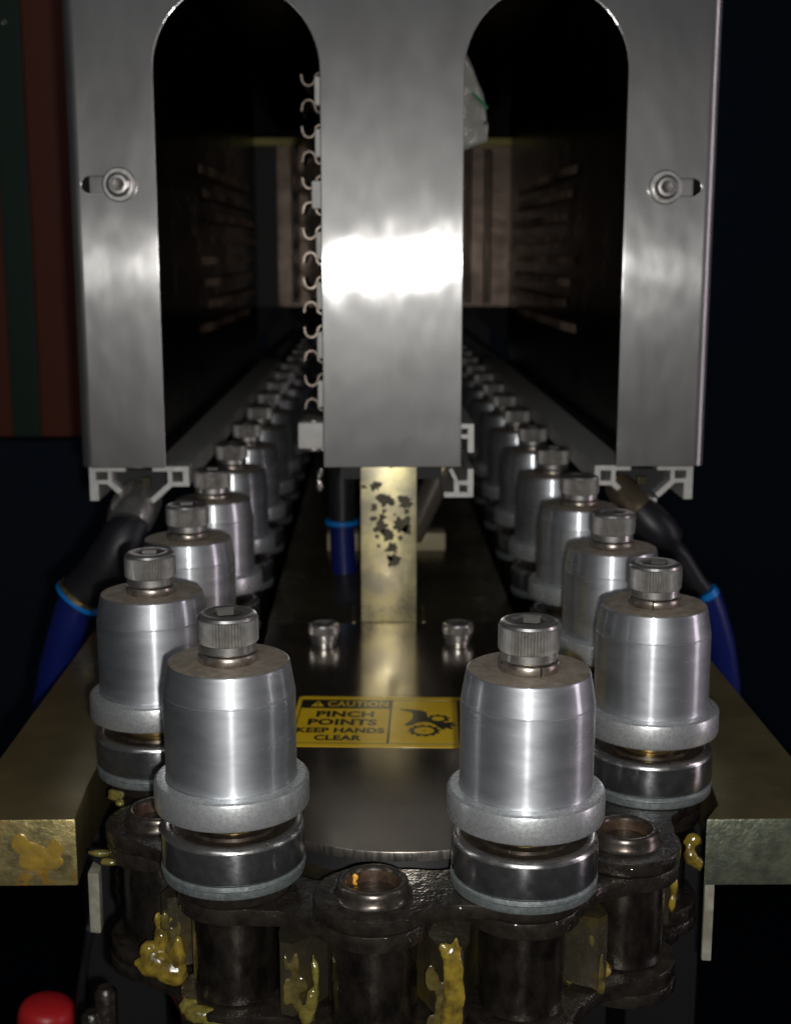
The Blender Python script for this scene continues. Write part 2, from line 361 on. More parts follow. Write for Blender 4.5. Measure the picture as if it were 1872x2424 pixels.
mb.lathe([(8.6, 0), (8.3, .25), (7.9, .9), (7.75, 2.0), (7.6, 2.8), (7.2, 3.2), (6.7, 3.3), (6.2, 3.1), (5.75, 2.4)], 64, 0)
mb.lathe([(5.75, 2.4), (5.5, 1.2), (5.4, -12), (.2, -12.5)], 64, 1, caps=(False, True))
ME['hpin'] = mb.mesh('hollow_pin', [M['pin'], M['pinin']], 40)
mb = MB(); mb.lathe([(6.6, 0), (6.6, -1.6), (6.0, -2.4), (.2, -2.5)], 40, 0, caps=(False, True)); mb.lathe([(6.6, 0), (6.6, .05)], 40); ME['pinend'] = mb.mesh('pin_end', M['pin'], 40)
allp = list(reversed(right))+[Hp]+left      # runs right -> left, index of Hp = NP
iH = NP
for i, p in enumerate(allp):
    if p[1] > 760: continue
    k = i-iH
    ang = math.atan2(p[1]-YC, p[0]-XC)
    ob('roller', ME['roller'], chain, (p[0]-XC, p[1]-YC, -29.8+20), random.uniform(0, 6))
    if k % 2 == 0: ob('hollow_pin', ME['hpin'], chain, (p[0]-XC, p[1]-YC, -1.5+20), ang+.5*random.random())
    ob('pin_end', ME['pinend'], chain, (p[0]-XC, p[1]-YC, -37.4+20))
    if i+1 < len(allp):
        q = allp[i+1]
        if q[1] > 760: continue
        a = math.atan2(q[1]-p[1], q[0]-p[0])
        if i % 2 == (iH-1) % 2: n, zt, zb = 'outer_link', -4.8, -37.4      # right spindle .. hollow pin = upper plate
        else: n, zt, zb = 'inner_link', -8.9, -33.9
        me = ME['outer'] if n == 'outer_link' else ME['inner']
        ob(n, me, chain, (p[0]-XC, p[1]-YC, zt+20), a); ob(n, me, chain, (p[0]-XC, p[1]-YC, zb+20), a)

# ---------------------------------------------------------------- sprocket
NT = 12
pts = []
phase = PH
for i in range(NT):
    c0 = phase+i*2*PI/NT                      # pin seat direction, measured like the chain angle
    for u, r in ((-.5, 70.5), (-.46, 70.5), (-.40, 67), (-.345, 61.5), (-.30, 58.4), (-.2, 55.3), (-.1, 54.0), (0, 53.7), (.1, 54.0), (.2, 55.3), (.30, 58.4), (.345, 61.5), (.40, 67), (.46, 70.5)):
        t = c0+u*2*PI/NT; pts.append((r*math.sin(t), -r*math.cos(t)))
mb = MB(); n = len(pts)
vs = [(x, y, -28) for x, y in pts]+[(x, y, -11) for x, y in pts]+[(x*.6, y*.6, -11) for x, y in pts]+[(x*.6, y*.6, -28) for x, y in pts]
fs = []
for i in range(n):
    j = (i+1) % n; fs += [(i, j, n+j, n+i), (n+i, n+j, 2*n+j, 2*n+i), (2*n+i, 2*n+j, 3*n+j, 3*n+i), (3*n+i, 3*n+j, j, i)]
mb.add(vs, fs)
spr = thing('sprocket', 'greasy steel sprocket whose teeth show between the chain rollers', 'sprocket', (XC, YC, 0))
ob('toothed_disc', mb.mesh('toothed_disc', M['tooth'], 30), spr)
mb = MB(); mb.lathe([(36, -60), (36, -11.2), (30, -2.4)], 48, 0, caps=(True, True)); ob('hub', mb.mesh('hub', M['dark'], 30), spr)

# ---------------------------------------------------------------- cover plate with label
cov = thing('cover_plate', 'dark steel cover plate with rounded front edge, carrying the caution label', 'plate', (XC, 328, 0))
RC = 45.4
poly = []
for j in range(61):
    a = PI+PI*j/60; poly.append((RC*math.cos(a), RC*math.sin(a)))
poly += [(RC, 145.4), (-RC, 145.4)]
mb = MB(); n = len(poly)
vs = [(x, y, -2.2) for x, y in poly]+[(x, y, -.25) for x, y in poly]+[(x*(1-.25/RC), y*(1-.1/RC), 0) for x, y in poly]
mb.add(vs, [tuple(reversed(range(n))), ], 1); mb.add(vs, [tuple(range(2*n, 3*n))], 0)
mb.add(vs, [(i, (i+1) % n, n+(i+1) % n, n+i) for i in range(n)]+[(n+i, n+(i+1) % n, 2*n+(i+1) % n, 2*n+i) for i in range(n)], 1)
me = mb.mesh('plate_sheet', [M['cover'], M['coveredge']], 30)
ob('plate_sheet', me, cov)
lab = ob('caution_label', None, cov, (1.6-XC, 369.3-328, 0), -.045)
LW, LH = 50.5, 42.0
def rrect(x0, y0, x1, y1, r, k=5):
    o = []
    for cx, cy, a0 in ((x1-r, y0+r, -PI/2), (x1-r, y1-r, 0), (x0+r, y1-r, PI/2), (x0+r, y0+r, PI)):
        for j in range(k+1):
            a = a0+PI/2*j/k; o.append((cx+r*math.cos(a), cy+r*math.sin(a)))
    return o
mb = MB(); mb.prism(rrect(-LW/2, -LH/2, LW/2, LH/2, 1.6), .004, .13)
ob('vinyl', mb.mesh('vinyl', M['yellow'], 20), lab)
def U(u, v): return (u-LW/2, v-LH/2)
pz0, pz1 = .131, .155
def pr(mb, pl): mb.prism([U(*p) for p in pl], pz0, pz1)
mb = MB()
pr(mb, [(1.2, 31.2), (28.6, 31.2), (28.6, 38.9), (1.2, 38.9)])
mbf = MB()
for x0, y0, x1, y1 in ((1.2, 2.4, 48.9, 2.75), (1.2, 2.75, 1.55, 31.2), (27.9, 2.75, 28.6, 31.2), (48.0, 2.75, 48.9, 39.0), (28.6, 38.6, 48.0, 38.9)):
    pr(mbf, [(x0, y0), (x1, y0), (x1, y1), (x0, y1)])
ob('header_band', mb.mesh('header_band', M['ink'], 0), lab)
ob('border_lines', mbf.mesh('border_lines', M['ink'], 0), lab)
def text(s, u0, u1, v0, v1, m, z=pz1, off=.012):
    cu = bpy.data.curves.new('txt', 'FONT'); cu.body = s; cu.size = 1; cu.offset = off; cu.extrude = .0; cu.space_character = 1.06; cu.resolution_u = 3
    o = bpy.data.objects.new('txt', cu); C.objects.link(o); bpy.context.view_layer.update()
    dg = bpy.context.evaluated_depsgraph_get(); me = bpy.data.meshes.new_from_object(o.evaluated_get(dg))
    bpy.data.objects.remove(o)
    xs = [v.co.x for v in me.vertices]; ys = [v.co.y for v in me.vertices]
    a, b = min(xs), max(xs); c, d = min(ys), max(ys)
    for v in me.vertices:
        v.co = Vector(((u0+(v.co.x-a)/(b-a)*(u1-u0)-LW/2)*S, (v0+(v.co.y-c)/(d-c)*(v1-v0)-LH/2)*S, z*S))
    me.materials.clear(); me.materials.append(m)
    ob('lettering', me, lab)
text('CAUTION', 9.2, 27.4, 32.8, 37.6, M['yellow'], z=pz1+.01, off=.018)
text('PINCH', 6.5, 23.5, 23.6, 28.9, M['ink'], z=pz0+.01, off=.045)
text('POINTS', 4.6, 24.6, 16.8, 22.1, M['ink'], z=pz0+.01, off=.045)
text('KEEP HANDS', 1.9, 27.0, 10.6, 14.8, M['ink'], z=pz0+.01, off=.045)
text('CLEAR', 7.4, 20.8, 4.6, 8.9, M['ink'], z=pz0+.01, off=.045)
mb = MB()      # warning triangle with an exclamation mark
z0, z1 = pz1+.004, pz1+.02
mb.prism([U(*p) for p in ((4.2, 32.8), (8.2, 32.8), (6.2, 37.8))], z0, z1)
ob('warning_triangle', mb.mesh('warning_triangle', M['yellow'], 0), lab)
mb = MB()
mb.prism([U(*p) for p in ((6.0, 34.1), (6.4, 34.1), (6.5, 36.2), (5.9, 36.2))], z1, z1+.015); mb.prism([U(*p) for p in ((5.95, 33.2), (6.45, 33.2), (6.45, 33.7), (5.95, 33.7))], z1, z1+.015)
ob('exclamation_mark', mb.mesh('exclamation_mark', M['ink'], 0), lab)
def gear(name, cu_, cv, r0, r1, nt, th=.9):
    mb = MB(); vs = []; fs = []; N = nt*8
    for j in range(N):
        t = 2*PI*j/N; ph = (j % 8)
        ro = r1 if ph in (1, 2, 3) else (r0+th if ph in (5, 6, 7) else (r0+th+r1)/2)
        vs += [U(cu_+ro*math.cos(t), cv+ro*math.sin(t))+(z0,), U(cu_+r0*math.cos(t), cv+r0*math.sin(t))+(z0,)]
    for j in range(N):
        k = (j+1) % N; fs.append((2*j, 2*k, 2*k+1, 2*j+1))
    mb.add(vs, fs); return mb
g = gear('g', 38.3, 13.0, 2.9, 4.8, 12, 1.1); g2 = gear('g', 42.3, 23.0, 1.9, 3.6, 9, 1.0); g.add(g2.v, g2.f)
g.add([U(38.3+.4*math.cos(PI*j/4), 13+.4*math.sin(PI*j/4))+(z0,) for j in range(8)], [tuple(range(8))])
ob('gear_symbol', g.mesh('gear_symbol', M['ink'], 0), lab)
hand = [(30.6, 31.0), (31.6, 29.9), (34.4, 28.4), (35.0, 26.0), (34.6, 22.0), (32.6, 17.6), (33.4, 16.6), (35.0, 17.6), (36.3, 19.4), (38.6, 20.2), (40.0, 19.6), (41.4, 17.8),
        (43.4, 14.0), (44.4, 14.2), (44.2, 15.6), (46.0, 14.2), (46.6, 15.2), (45.6, 17.0), (47.4, 16.6), (47.5, 17.8), (46.0, 18.6), (47.2, 19.2), (46.6, 20.2), (43.6, 19.8), (41.6, 20.2),
        (39.8, 21.8), (39.2, 25.0), (38.9, 28.4), (37.4, 29.8), (34.6, 30.6)]
me = bpy.data.meshes.new('hand_symbol'); bm = bmesh.new()
vv = [bm.verts.new((U(*p)[0]*S, U(*p)[1]*S, z0*S*1.03)) for p in hand]; f = bm.faces.new(vv); f.normal_update()
bmesh.ops.triangulate(bm, faces=[f]); bmesh.ops.recalc_face_normals(bm, faces=bm.faces); bm.to_mesh(me); bm.free(); me.materials.append(M['ink'])
ob('hand_symbol', me, lab)

# screws holding the cover plate
ME['small'] = screw_head_mesh('screw_head', 5.4, 6.0, 2.5)
mb = MB(); mb.lathe([(4.2, 0), (4.2, 1.4), (3.4, 1.6)], 40, 0, caps=(True, True)); ME['shank'] = mb.mesh('screw_shoulder', M['screw'], 30)
for x, s_ in ((-17.4, 'left'), (29.4, 'right')):
    t = thing('cover_screw', 'small socket screw in the cover plate, '+s_+' of the speckled post', 'screw', (x, 449.5, 0), 0, 'screws of the cover plate')
    ob('screw_head', ME['small'], t, (0, 0, 1.2), random.random()); ob('screw_shoulder', ME['shank'], t)

# ---------------------------------------------------------------- bed and side plates
mb = MB(); mb.box(-39, 53, 328, 473.2, -9.5, -2.4); mb.box(-39, 53, 473.6, 1500, -60, -.6)
ob_ = struct('machine_bed', mb.mesh('machine_bed', M['bed'], 30, bevel=.3))
def wing(name, label, poly, m2):
    mb = MB(); n = len(poly); b = .7
    mb.prism(poly, -17.6, -.3)
    me = mb.mesh(name, [M['wing'], m2], 30, bevel=.6)
    for p in me.polygons:
        if p.normal.y < -.5 or (p.normal.z > .3 and p.normal.z < .95 and p.normal.y < -.2): p.material_index = 1
    return single(name, me, label, 'plate')
wing('side_plate', 'thick gold plated plate on the left with a grease smeared cut face', [(-101, 302.7), (-72.0, 302.7), (-73.4, 325), (-73.4, 1450), (-101, 1450)], M['wingface'])
wing('side_plate', 'thick grey green plate on the right with a rough cut face', [(80.0, 300.2), (113, 300.2), (113, 1450), (87.4, 1450), (87.4, 330), (85.0, 309)], M['wingface2'])
mb = MB(); mb.prism([(-68.4, 297), (-65.6, 296.5), (-65.8, 301), (-68.4, 304)], -27, -11.5); single('guide_strip', mb.mesh('guide_strip', M['strip'], 20, bevel=.5), 'worn whitish guide strip beneath the left side plate', 'strip')
mb = MB(); mb.prism([(80.6, 301), (83.0, 300.6), (83.0, 303), (80.8, 303)], -38, -11.5); single('guide_strip', mb.mesh('guide_strip', M['strip'], 20, bevel=.5), 'worn whitish guide strip beneath the right side plate', 'strip')
mb = MB(); mb.box(-66, 80, 420, 1400, -200, -61); mb.box(-98, -72, 420, 1450, -220, -18.5); mb.box(87, 111, 420, 1450, -220, -18.5)
struct('machine_base', mb.mesh('machine_base', M['dark'], 0))

# ---------------------------------------------------------------- post
post = thing('upright_post', 'flat gold grey post with dark blotches standing behind the cover plate', 'post', (5.6, 474.2, -.6))
mb = MB(); mb.box(-10.15, 10.15, 0, 9, .3, 74); ob('bar', mb.mesh('bar', M['post'], 20, bevel=.35), post)
mb = MB(); mb.box(-13.6, -12.2, -.4, 24, 0, .9); mb.box(12.2, 13.6, -.4, 24, 0, .9); ob('base_flange', mb.mesh('base_flange', M['wing'], 20, bevel=.2), post)
def blob_poly(cx, cz, r, seed, k=30):
    o = []
    for j in range(k):
        t = 2*PI*j/k; rr = r*(1+.8*noise.noise(Vector((math.cos(t)*2.0+seed, math.sin(t)*2.0, seed*.7))))
        o.append((cx+rr*math.cos(t), cz+rr*.95*math.sin(t)))
    return o
# blotches: photographed positions on the post face (local x, local z)
st = [(a*1.0, b_, c_*1.35) for a, b_, c_ in [(-4.6, 51.8, 1.3), (.7, 59.2, .7), (-1.0, 46.4, 1.9), (-5.3, 43.8, 1.0), (6.1, 45.6, 1.8), (-5.6, 39.6, .9), (-2.4, 40.2, 1.0), (-3.0, 37.0, 1.7), (4.5, 37.4, 2.2), (6.6, 35.6, 1.3),
      (-.4, 33.6, 1.9), (4.2, 32.6, .7), (-4.2, 33.0, .6), (1.1, 28.6, 1.7), (-3.6, 29.4, .5), (2.0, 24.2, 1.9), (.4, 25.0, .8), (-8.8, 51.4, .6), (-1.6, 42.6, .7), (6.4, 42.2, .7)]]
for i, (x, z, r) in enumerate(st):
    mb = MB(); mb.prism(list(reversed(blob_poly(x, z, r, i*1.7+.3))), -.05, .05, plane='xz'); ob('dark_blotch', mb.mesh('dark_blotch', M['stain'], 0), post)

# ---------------------------------------------------------------- stainless guard
YG = 455.0; ZB = 61.3; ZT = 262.0
guard = thing('guard_housing', 'brushed stainless guard with two arched openings over the spindle rows', 'guard', (7, YG, ZB))
def rel(x, z): return ((x-7)*S, (z-ZB)*S)
def arch(x0, x1):
    r = (x1-x0)/2; cx = (x0+x1)/2; zc = 192.0
    return [(x1, ZB)]+[(cx+r*math.cos(PI*j/28), zc+r*math.sin(PI*j/28)) for j in range(29)]+[(x0, ZB)]
outl = [(-96.3, ZB)]+list(reversed(arch(-71.5, -16.7)))+list(reversed(arch(30.0, 84.2)))+[(110.7, ZB), (110.7, ZT), (-96.3, ZT)]
def slot(x0, x1, z, r=3.0):
    o = [(x0+r+r*math.cos(PI/2+PI*j/10), z+r*math.sin(PI/2+PI*j/10)) for j in range(11)]
    o += [(x1-r+r*math.cos(-PI/2+PI*j/10), z+r*math.sin(-PI/2+PI*j/10)) for j in range(11)]
    return o
cu = bpy.data.curves.new('sheet', 'CURVE'); cu.dimensions = '2D'; cu.fill_mode = 'BOTH'; cu.extrude = .7*S*.6; cu.bevel_depth = .28*S; cu.bevel_resolution = 2
for pl in (outl, slot(-96.0, -82, 155.6), slot(96.5, 109.6, 155.0)):
    sp = cu.splines.new('POLY'); sp.points.add(len(pl)-1); sp.use_cyclic_u = True
    for q, p in zip(sp.points, pl): a = rel(*p); q.co = (a[0], a[1], 0, 1)
o = bpy.data.objects.new('tmp', cu); C.objects.link(o); bpy.context.view_layer.update()
me = bpy.data.meshes.new_from_object(o.evaluated_get(bpy.context.evaluated_depsgraph_get())); bpy.data.objects.remove(o)
me.transform(Matrix.Rotation(PI/2, 4, 'X')); me.materials.clear(); me.materials.append(M['sheet'])
for p in me.polygons: p.use_smooth = False
ob('front_sheet', me, guard)
def fold(x, sg, name):
    pl = []; r = 3.9; th = 1.3
    for j in range(9):
        a = PI/2*j/8; pl.append((x-sg*r+sg*r*math.sin(a), r-r*math.cos(a)-.7))
    pl.append((x, 1040)); pl.append((x-sg*th, 1040))
    for j in range(9):
        a = PI/2*(8-j)/8; ri = r-th; pl.append((x-sg*r+sg*ri*math.sin(a), r-ri*math.cos(a)-.7))
    mb = MB(); mb.prism([(a-7, b) for a, b in pl], 0, ZT-ZB); return ob(name, mb.mesh(name, M['sheet'], 30), guard)
fold(-100.2, -1, 'side_panel'); fold(114.6, 1, 'side_panel')
mb = MB(); mb.box(-106, 106.5, 1, 1040, ZT-ZB-1.5, ZT-ZB-.2); ob('roof_light_block', mb.mesh('roof_light_block', M['sheetin'], 0), guard)  # unseen roof, added to keep the overhead lamp out of the tunnel
mb = MB(); mb.lathe([(5.6, 0), (5.6, .9), (5.2, 1.2), (3.4, 1.2)], 48, 0, caps=(True, True)); ME['fw'] = mb.mesh('flat_washer', M['screw'], 30)
mb = MB(); mb.lathe([(4.1, 0), (4.1, 1.2), (3.8, 2.2), (3.0, 2.9), (2.2, 3.0), (2.0, 3.0, 'h')], 48, 0, rf=head_rf); mb.lathe([(2.0, 3.0, 'h'), (2.0, 1.4, 'h'), (.3, 1.2)], 48, 1, rf=head_rf, caps=(False, True)); ME['bh'] = mb.mesh('button_head', [M['screw'], M['socket']], 30)
for x, z in ((-83.2, 155.7), (97.2, 155.0)):
    f = ob('fixing_screw', ME['bh'], guard, (x-7, -1.9, z-ZB)); f.rotation_euler = (PI/2, 0, 0)
    wsh = ob('screw_washer', ME['fw'], f, (0, 0, -1.0), 0)
for x0, x1, z in ((-93.5, -83, 155.7), (97, 107, 155.0)):      # bracket seen through each slot
    mb = MB(); mb.box(x0-7, x1-7, 1.4, 4, z-ZB-9, z-ZB+9); ob('slot_bracket', mb.mesh('slot_bracket', M['sheet'], 0), guard)

# ---------------------------------------------------------------- inside of the tunnel
def inner_wall(x, sg, side):
    t = thing('tunnel_wall', 'polished dark wall with horizontal reflector ribs inside the '+side+' arch', 'wall', (x, 460, 60))
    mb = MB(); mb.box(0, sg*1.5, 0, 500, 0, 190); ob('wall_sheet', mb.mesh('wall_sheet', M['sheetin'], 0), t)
    mb = MB(); mb.box(min(0, -sg*3.2), max(0, -sg*3.2), 3, 930, -7, -4); ob('lower_rail', mb.mesh('lower_rail', M['bed'], 0, bevel=.4), t)
    mb = MB()
    pl = []
    pl = [(-sg*.3, 0), (-sg*3.4, 30), (-sg*3.3, 84), (-sg*5.0, 104), (-sg*4.8, 170), (-sg*6.2, 196), (-sg*1, 250)]
    mb.prism(pl, -1.9, 1.9); rib = mb.mesh('reflector_rib', M['rib'], 0)
    for k in range(8): ob('reflector_rib', rib, t, (0, 175+(k*37 % 50), 38+k*10.6))
inner_wall(-81.5, -1, 'left'); inner_wall(96.5, 1, 'right')
end = thing('end_sheet', 'warm grey end sheet with vertical folds far inside the housing', 'sheet', (7, 958, 96))
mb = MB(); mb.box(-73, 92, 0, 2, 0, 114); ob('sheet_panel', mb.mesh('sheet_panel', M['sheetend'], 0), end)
mb = MB(); mb.box(-92, -73.2, 1, 3, 0, 114); ob('dark_panel', mb.mesh('dark_panel', M['dark'], 0), end)
for x in (-61, 60, 74):
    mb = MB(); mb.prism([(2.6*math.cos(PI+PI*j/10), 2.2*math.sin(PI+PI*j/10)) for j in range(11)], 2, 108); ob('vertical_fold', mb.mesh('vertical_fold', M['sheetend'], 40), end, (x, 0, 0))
mb = MB(); mb.box(-92, 92, -5, -1, 110, 115); ob('yellow_trim', mb.mesh('yellow_trim', M['yline'], 0), end)
bank = thing('lamp_bank', 'dark middle box behind the centre strip of the guard', 'box', (7, 476, 75))
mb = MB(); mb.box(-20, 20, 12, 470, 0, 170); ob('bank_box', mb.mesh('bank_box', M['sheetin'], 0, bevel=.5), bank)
mb = MB(); mb.box(-14, 14, -2, 12, 40, 160); ob('end_block', mb.mesh('end_block', M['dark'], 0), bank)

# reflector channels on the left of the bank
mb = MB(); mb.box(0, 6, 0, 9, -4.6, 4.6); ME['cer'] = mb.mesh('ceramic_block', M['white'], 30, bevel=.7)
def ribbon(path, th, y0, y1):
    mb = MB(); n = len(path); L_ = []; R_ = []
    for i, p in enumerate(path):
        a = path[max(i-1, 0)]; b = path[min(i+1, n-1)]; d = Vector((b[0]-a[0], b[1]-a[1])).normalized(); nn = (-d.y*th/2, d.x*th/2)
        L_.append((p[0]+nn[0], p[1]+nn[1])); R_.append((p[0]-nn[0], p[1]-nn[1]))
    mb.prism(L_+list(reversed(R_)), y0, y1, plane='xz'); return mb
path = []
for j in range(13):
    a = PI+PI*1.0*j/12; path.append((-2.9+2.2*math.cos(a), 7.2+2.5*math.sin(a)))
path += [(-.5, 8.0), (0.4, 8.7), (2.5, 8.9)]
path2 = [(-5.3, 8.3)]+path
ME['lip'] = ribbon(path2, .62, 0, 26).mesh('spring_lip', M['spring'], 40)
names = ['topmost', 'second from the top', 'third from the top', 'middle', 'third from the bottom', 'second from the bottom', 'lowest']
for i in range(7):
    z = 186.3-16.75*i
    t = thing('reflector_clip', names[i]+' white block with curled metal lips beside the centre strip', 'clip', (-18.3, 466, z), 0, 'clips along the centre strip')
    c_ = ob('ceramic_block', ME['cer'], t, (-.7 if i != 2 else -2.0, -6, 0))
    a = ob('spring_lip', ME['lip'], t, (0, 0, -2.4)); b = ob('spring_lip', ME['lip'], t, (0, 26, 2.4)); b.rotation_euler = (PI, 0, 0)
t = thing('white_connector', 'pale rounded connector block at the lower left of the centre strip', 'connector', (-21, 466, 70.4))
mb = MB(); mb.box(-5.4, 6, 0, 10, -4.7, 4.7); ob('connector_body', mb.mesh('connector_body', M['white'], 30, bevel=1.1), t)
mb = MB(); mb.lathe([(4.2, -6.2), (5.2, -5.4), (5.4, 5.4), (4.2, 6.6), (3, 6.9)], 32, 0, c=(0, 6), caps=(True, True)); ob('connector_core', mb.mesh('connector_core', M['silver'], 40), t)

# aluminium profiles
def rects(mb, L_, y0, y1):
    for x0, z0, x1, z1 in L_: mb.box(min(x0, x1), max(x0, x1), y0, y1, min(z0, z1), max(z0, z1))
def side_profile(name, sg, x, label):
    t = thing(name, label, 'profile', (x, 461, 60.4))
    mb = MB(); f = sg
    rects(mb, [(0, -1.7, f*12.6, 0), (0, -6.1, f*2.3, -1.72), (f*6.4, -6.1, f*7.9, -1.72), (f*2.32, -6.1, f*6.38, -4.7), (0, -12, f*3.0, -6.12),
               (f*22, -1.7, f*34.6, 0), (f*27.2, -7, f*28.8, -1.72), (f*32.6, -7, f*34.6, -1.72), (f*28.82, -7, f*32.58, -5.4)], 0, 480)
    for a, b in (((6.6, -5.3), (12.4, -10.8)), ((28.2, -6.2), (21.0, -12.6))):
        d = Vector((b[0]-a[0], b[1]-a[1])).normalized()*.95; nx, nz = -d.y, d.x
        mb.prism([(f*(a[0]+nx), a[1]+nz), (f*(b[0]+nx), b[1]+nz), (f*(b[0]-nx), b[1]-nz), (f*(a[0]-nx), a[1]-nz)], .01, 480, plane='xz')
    mb.box(f*12.2, f*22, 1, 480, -14.4, -11.8)
    ob('profile_section', mb.mesh('profile_section', M['profile'], 20, bevel=.0), t); 
    mb = MB(); mb.box(f*9, f*25.5, 6, 480, -10.5, -2.0); ob('slot_filler', mb.mesh('slot_filler', M['dark'], 0), t)
side_profile('slotted_profile', 1, -98.9, 'cut end of slotted aluminium profile under the left leg of the guard')
side_profile('slotted_profile', -1, 112.3, 'cut end of slotted aluminium profile under the right leg of the guard')
t = thing('slotted_profile', 'cut end of slotted aluminium profile at the lower right of the centre strip', 'profile', (35.8, 470, 74))
mb = MB()
rects(mb, [(-6.2, -1.6, 0, 0), (-2.1, -10.2, 0, -1.62), (-6.2, -4.9, -4.4, -1.62), (-4.38, -5.2, -2.12, -3.7), (-2.1, -26.4, 0, -16.2), (-10.4, -26.4, -2.12, -24.6), (-6.9, -24.58, -5.0, -20.4), (-4.98, -22.0, -2.12, -20.4)], 0, 430)
mb.prism([(-6.9, -20.2), (-5.4, -20.6), (-7.6, -15.8), (-8.8, -16.4)], .01, 430, plane='xz')
ob('profile_section', mb.mesh('profile_section', M['profile'], 0), t)
mb = MB(); mb.tube([(-54.2, 1, -16), (-54.9, 1, -18), (-55.2, 1, -20.2), (-54.7, 1, -22.5), (-55.0, 1, -24)], [1.0, 1.2, .8, 1.3, .9], 12); ob('bent_tab', mb.mesh('bent_tab', M['silver'], 40), t)
mb = MB(); mb.box(-48, -10.6, 14, 430, -22, -2); ob('profile_core', mb.mesh('profile_core', M['dark'], 0), t)

# ---------------------------------------------------------------- air fittings
def fitting(label, nut, nm, pts, rads, ring, ringr, tube, tr, extra=None):
    t = thing('air_fitting', label, 'air fitting', nut[0])
    o = Vector(nut[0])
    R_ = lambda P: [tuple(Vector(p)-o) for p in P]
    mb = MB(); mb.tube(R_(nut), nut_r, 32); ob('threaded_nut', mb.mesh('threaded_nut', M[nm], 25), t)
    mb = MB(); mb.tube(R_(pts), rads, 28); ob('elbow_body', mb.mesh('elbow_body', M['black'], 50), t)
    mb = MB(); mb.tube(R_(ring), ringr, 28); ob('release_ring', mb.mesh('release_ring', M['bluering'], 40), t)
    if extra: mb = MB(); mb.tube(R_(extra), ringr[0]*.9, 28); ob('brass_insert', mb.mesh('brass_insert', M['brass'], 40), t)
    t2 = single('air_tube', (lambda m: (m.tube(tube, tr, 24), m.mesh('air_tube', M['bluetube'], 50))[1])(MB()), 'dark blue air tube pushed into the '+label.split(' pneumatic')[0]+' elbow', 'tube')
nut_r = [8.2, 8.4, 8.4, 7.6]
fitting('large black pneumatic elbow with bright blue ring below the left profile', [(-83, 469, 48), (-84, 465, 45.5), (-85, 461, 42.5), (-85.5, 458, 40)], 'silver',
        [(-85, 460, 41), (-86.5, 458, 37), (-89.5, 457, 31), (-94, 457, 25), (-99, 457, 19.5), (-103.2, 457, 15.8)], [6.8, 8.2, 8.6, 8.2, 7.8, 7.6],
        [(-103.4, 457, 14.8), (-104.2, 457, 13.8)], [9.0, 9.0], [(-103.6, 457, 15.5), (-106.0, 457.5, 10), (-109.5, 459, 0), (-113.5, 461, -12), (-117, 464, -26), (-121, 470, -60)], 6.4,
        extra=[(-103.0, 456.4, 16.2), (-103.9, 456.4, 15.2)])
nut_r = [5.4, 5.6, 5.6, 5.2]
fitting('slim black pneumatic elbow with small blue ring below the right profile', [(88, 469, 52), (90, 463, 48), (92, 459, 46), (94, 457, 44)], 'bronze',
        [(93, 458, 45), (96, 457, 42), (100, 456, 38), (103.5, 456, 34), (104.5, 456, 32.6), (108, 456, 28), (113.5, 456, 19.5), (116.3, 456, 16.5)], [5.8, 6.8, 6.9, 6.2, 4.1, 4.0, 3.9, 3.7],
        [(117.0, 456, 16.0), (118.6, 456, 13.6)], [4.4, 4.4], [(117.8, 456, 14.5), (120.5, 457, 8), (124.5, 459, -4), (128, 462, -20), (131, 468, -60)], 5.0)
t = thing('air_fitting', 'black straight push fitting with blue ring hanging left of the speckled post', 'air fitting', (-13.2, 556, 40))
mb = MB(); mb.tube([(0, 0, 30), (0, 0, 8), (0, 0, -17.5)], [4.5, 5.6, 5.6], 28); ob('fitting_body', mb.mesh('fitting_body', M['black'], 40), t)
mb = MB(); mb.tube([(0, 0, -17.6), (0, 0, -19.4)], 7.4, 28); ob('release_ring', mb.mesh('release_ring', M['bluering'], 40), t)
mb = MB(); mb.tube([(0, 0, -19.5), (.3, 0, -30), (.8, 0, -40.5)], 5.3, 24); ob('tube_stub', mb.mesh('tube_stub', M['bluetube'], 40), t)
t = thing('hose', 'grey brown hose end slanting down behind the right of the post', 'hose', (30, 520, 55))
mb = MB(); mb.tube([(4, 0, 9), (-3, 0, -6)], [4.2, 4.2], 24); ob('hose_sleeve', mb.mesh('hose_sleeve', M['bronze'], 40), t)
mb = MB(); mb.tube([(-3, 0, -6), (-9, 0, -19), (-15, 2, -33)], [5.2, 5.2, 4.8], 24); ob('hose_end', mb.mesh('hose_end', mat('grey_hose', (.10, .085, .07), .4, .3), 40), t)
t = thing('cream_block', 'cream coloured block with a red corner lying on the bed behind the post', 'block', (6, 596, -.6))
mb = MB(); mb.box(-27, 27, 0, 14, 0, 8.4); ob('block_body', mb.mesh('block_body', M['cream'], 20, bevel=.8), t)
mb = MB(); mb.box(8.5, 13.5, -1.2, 5, 5.5, 10.2); ob('red_corner', mb.mesh('red_corner', M['red'], 20, bevel=.8), t)

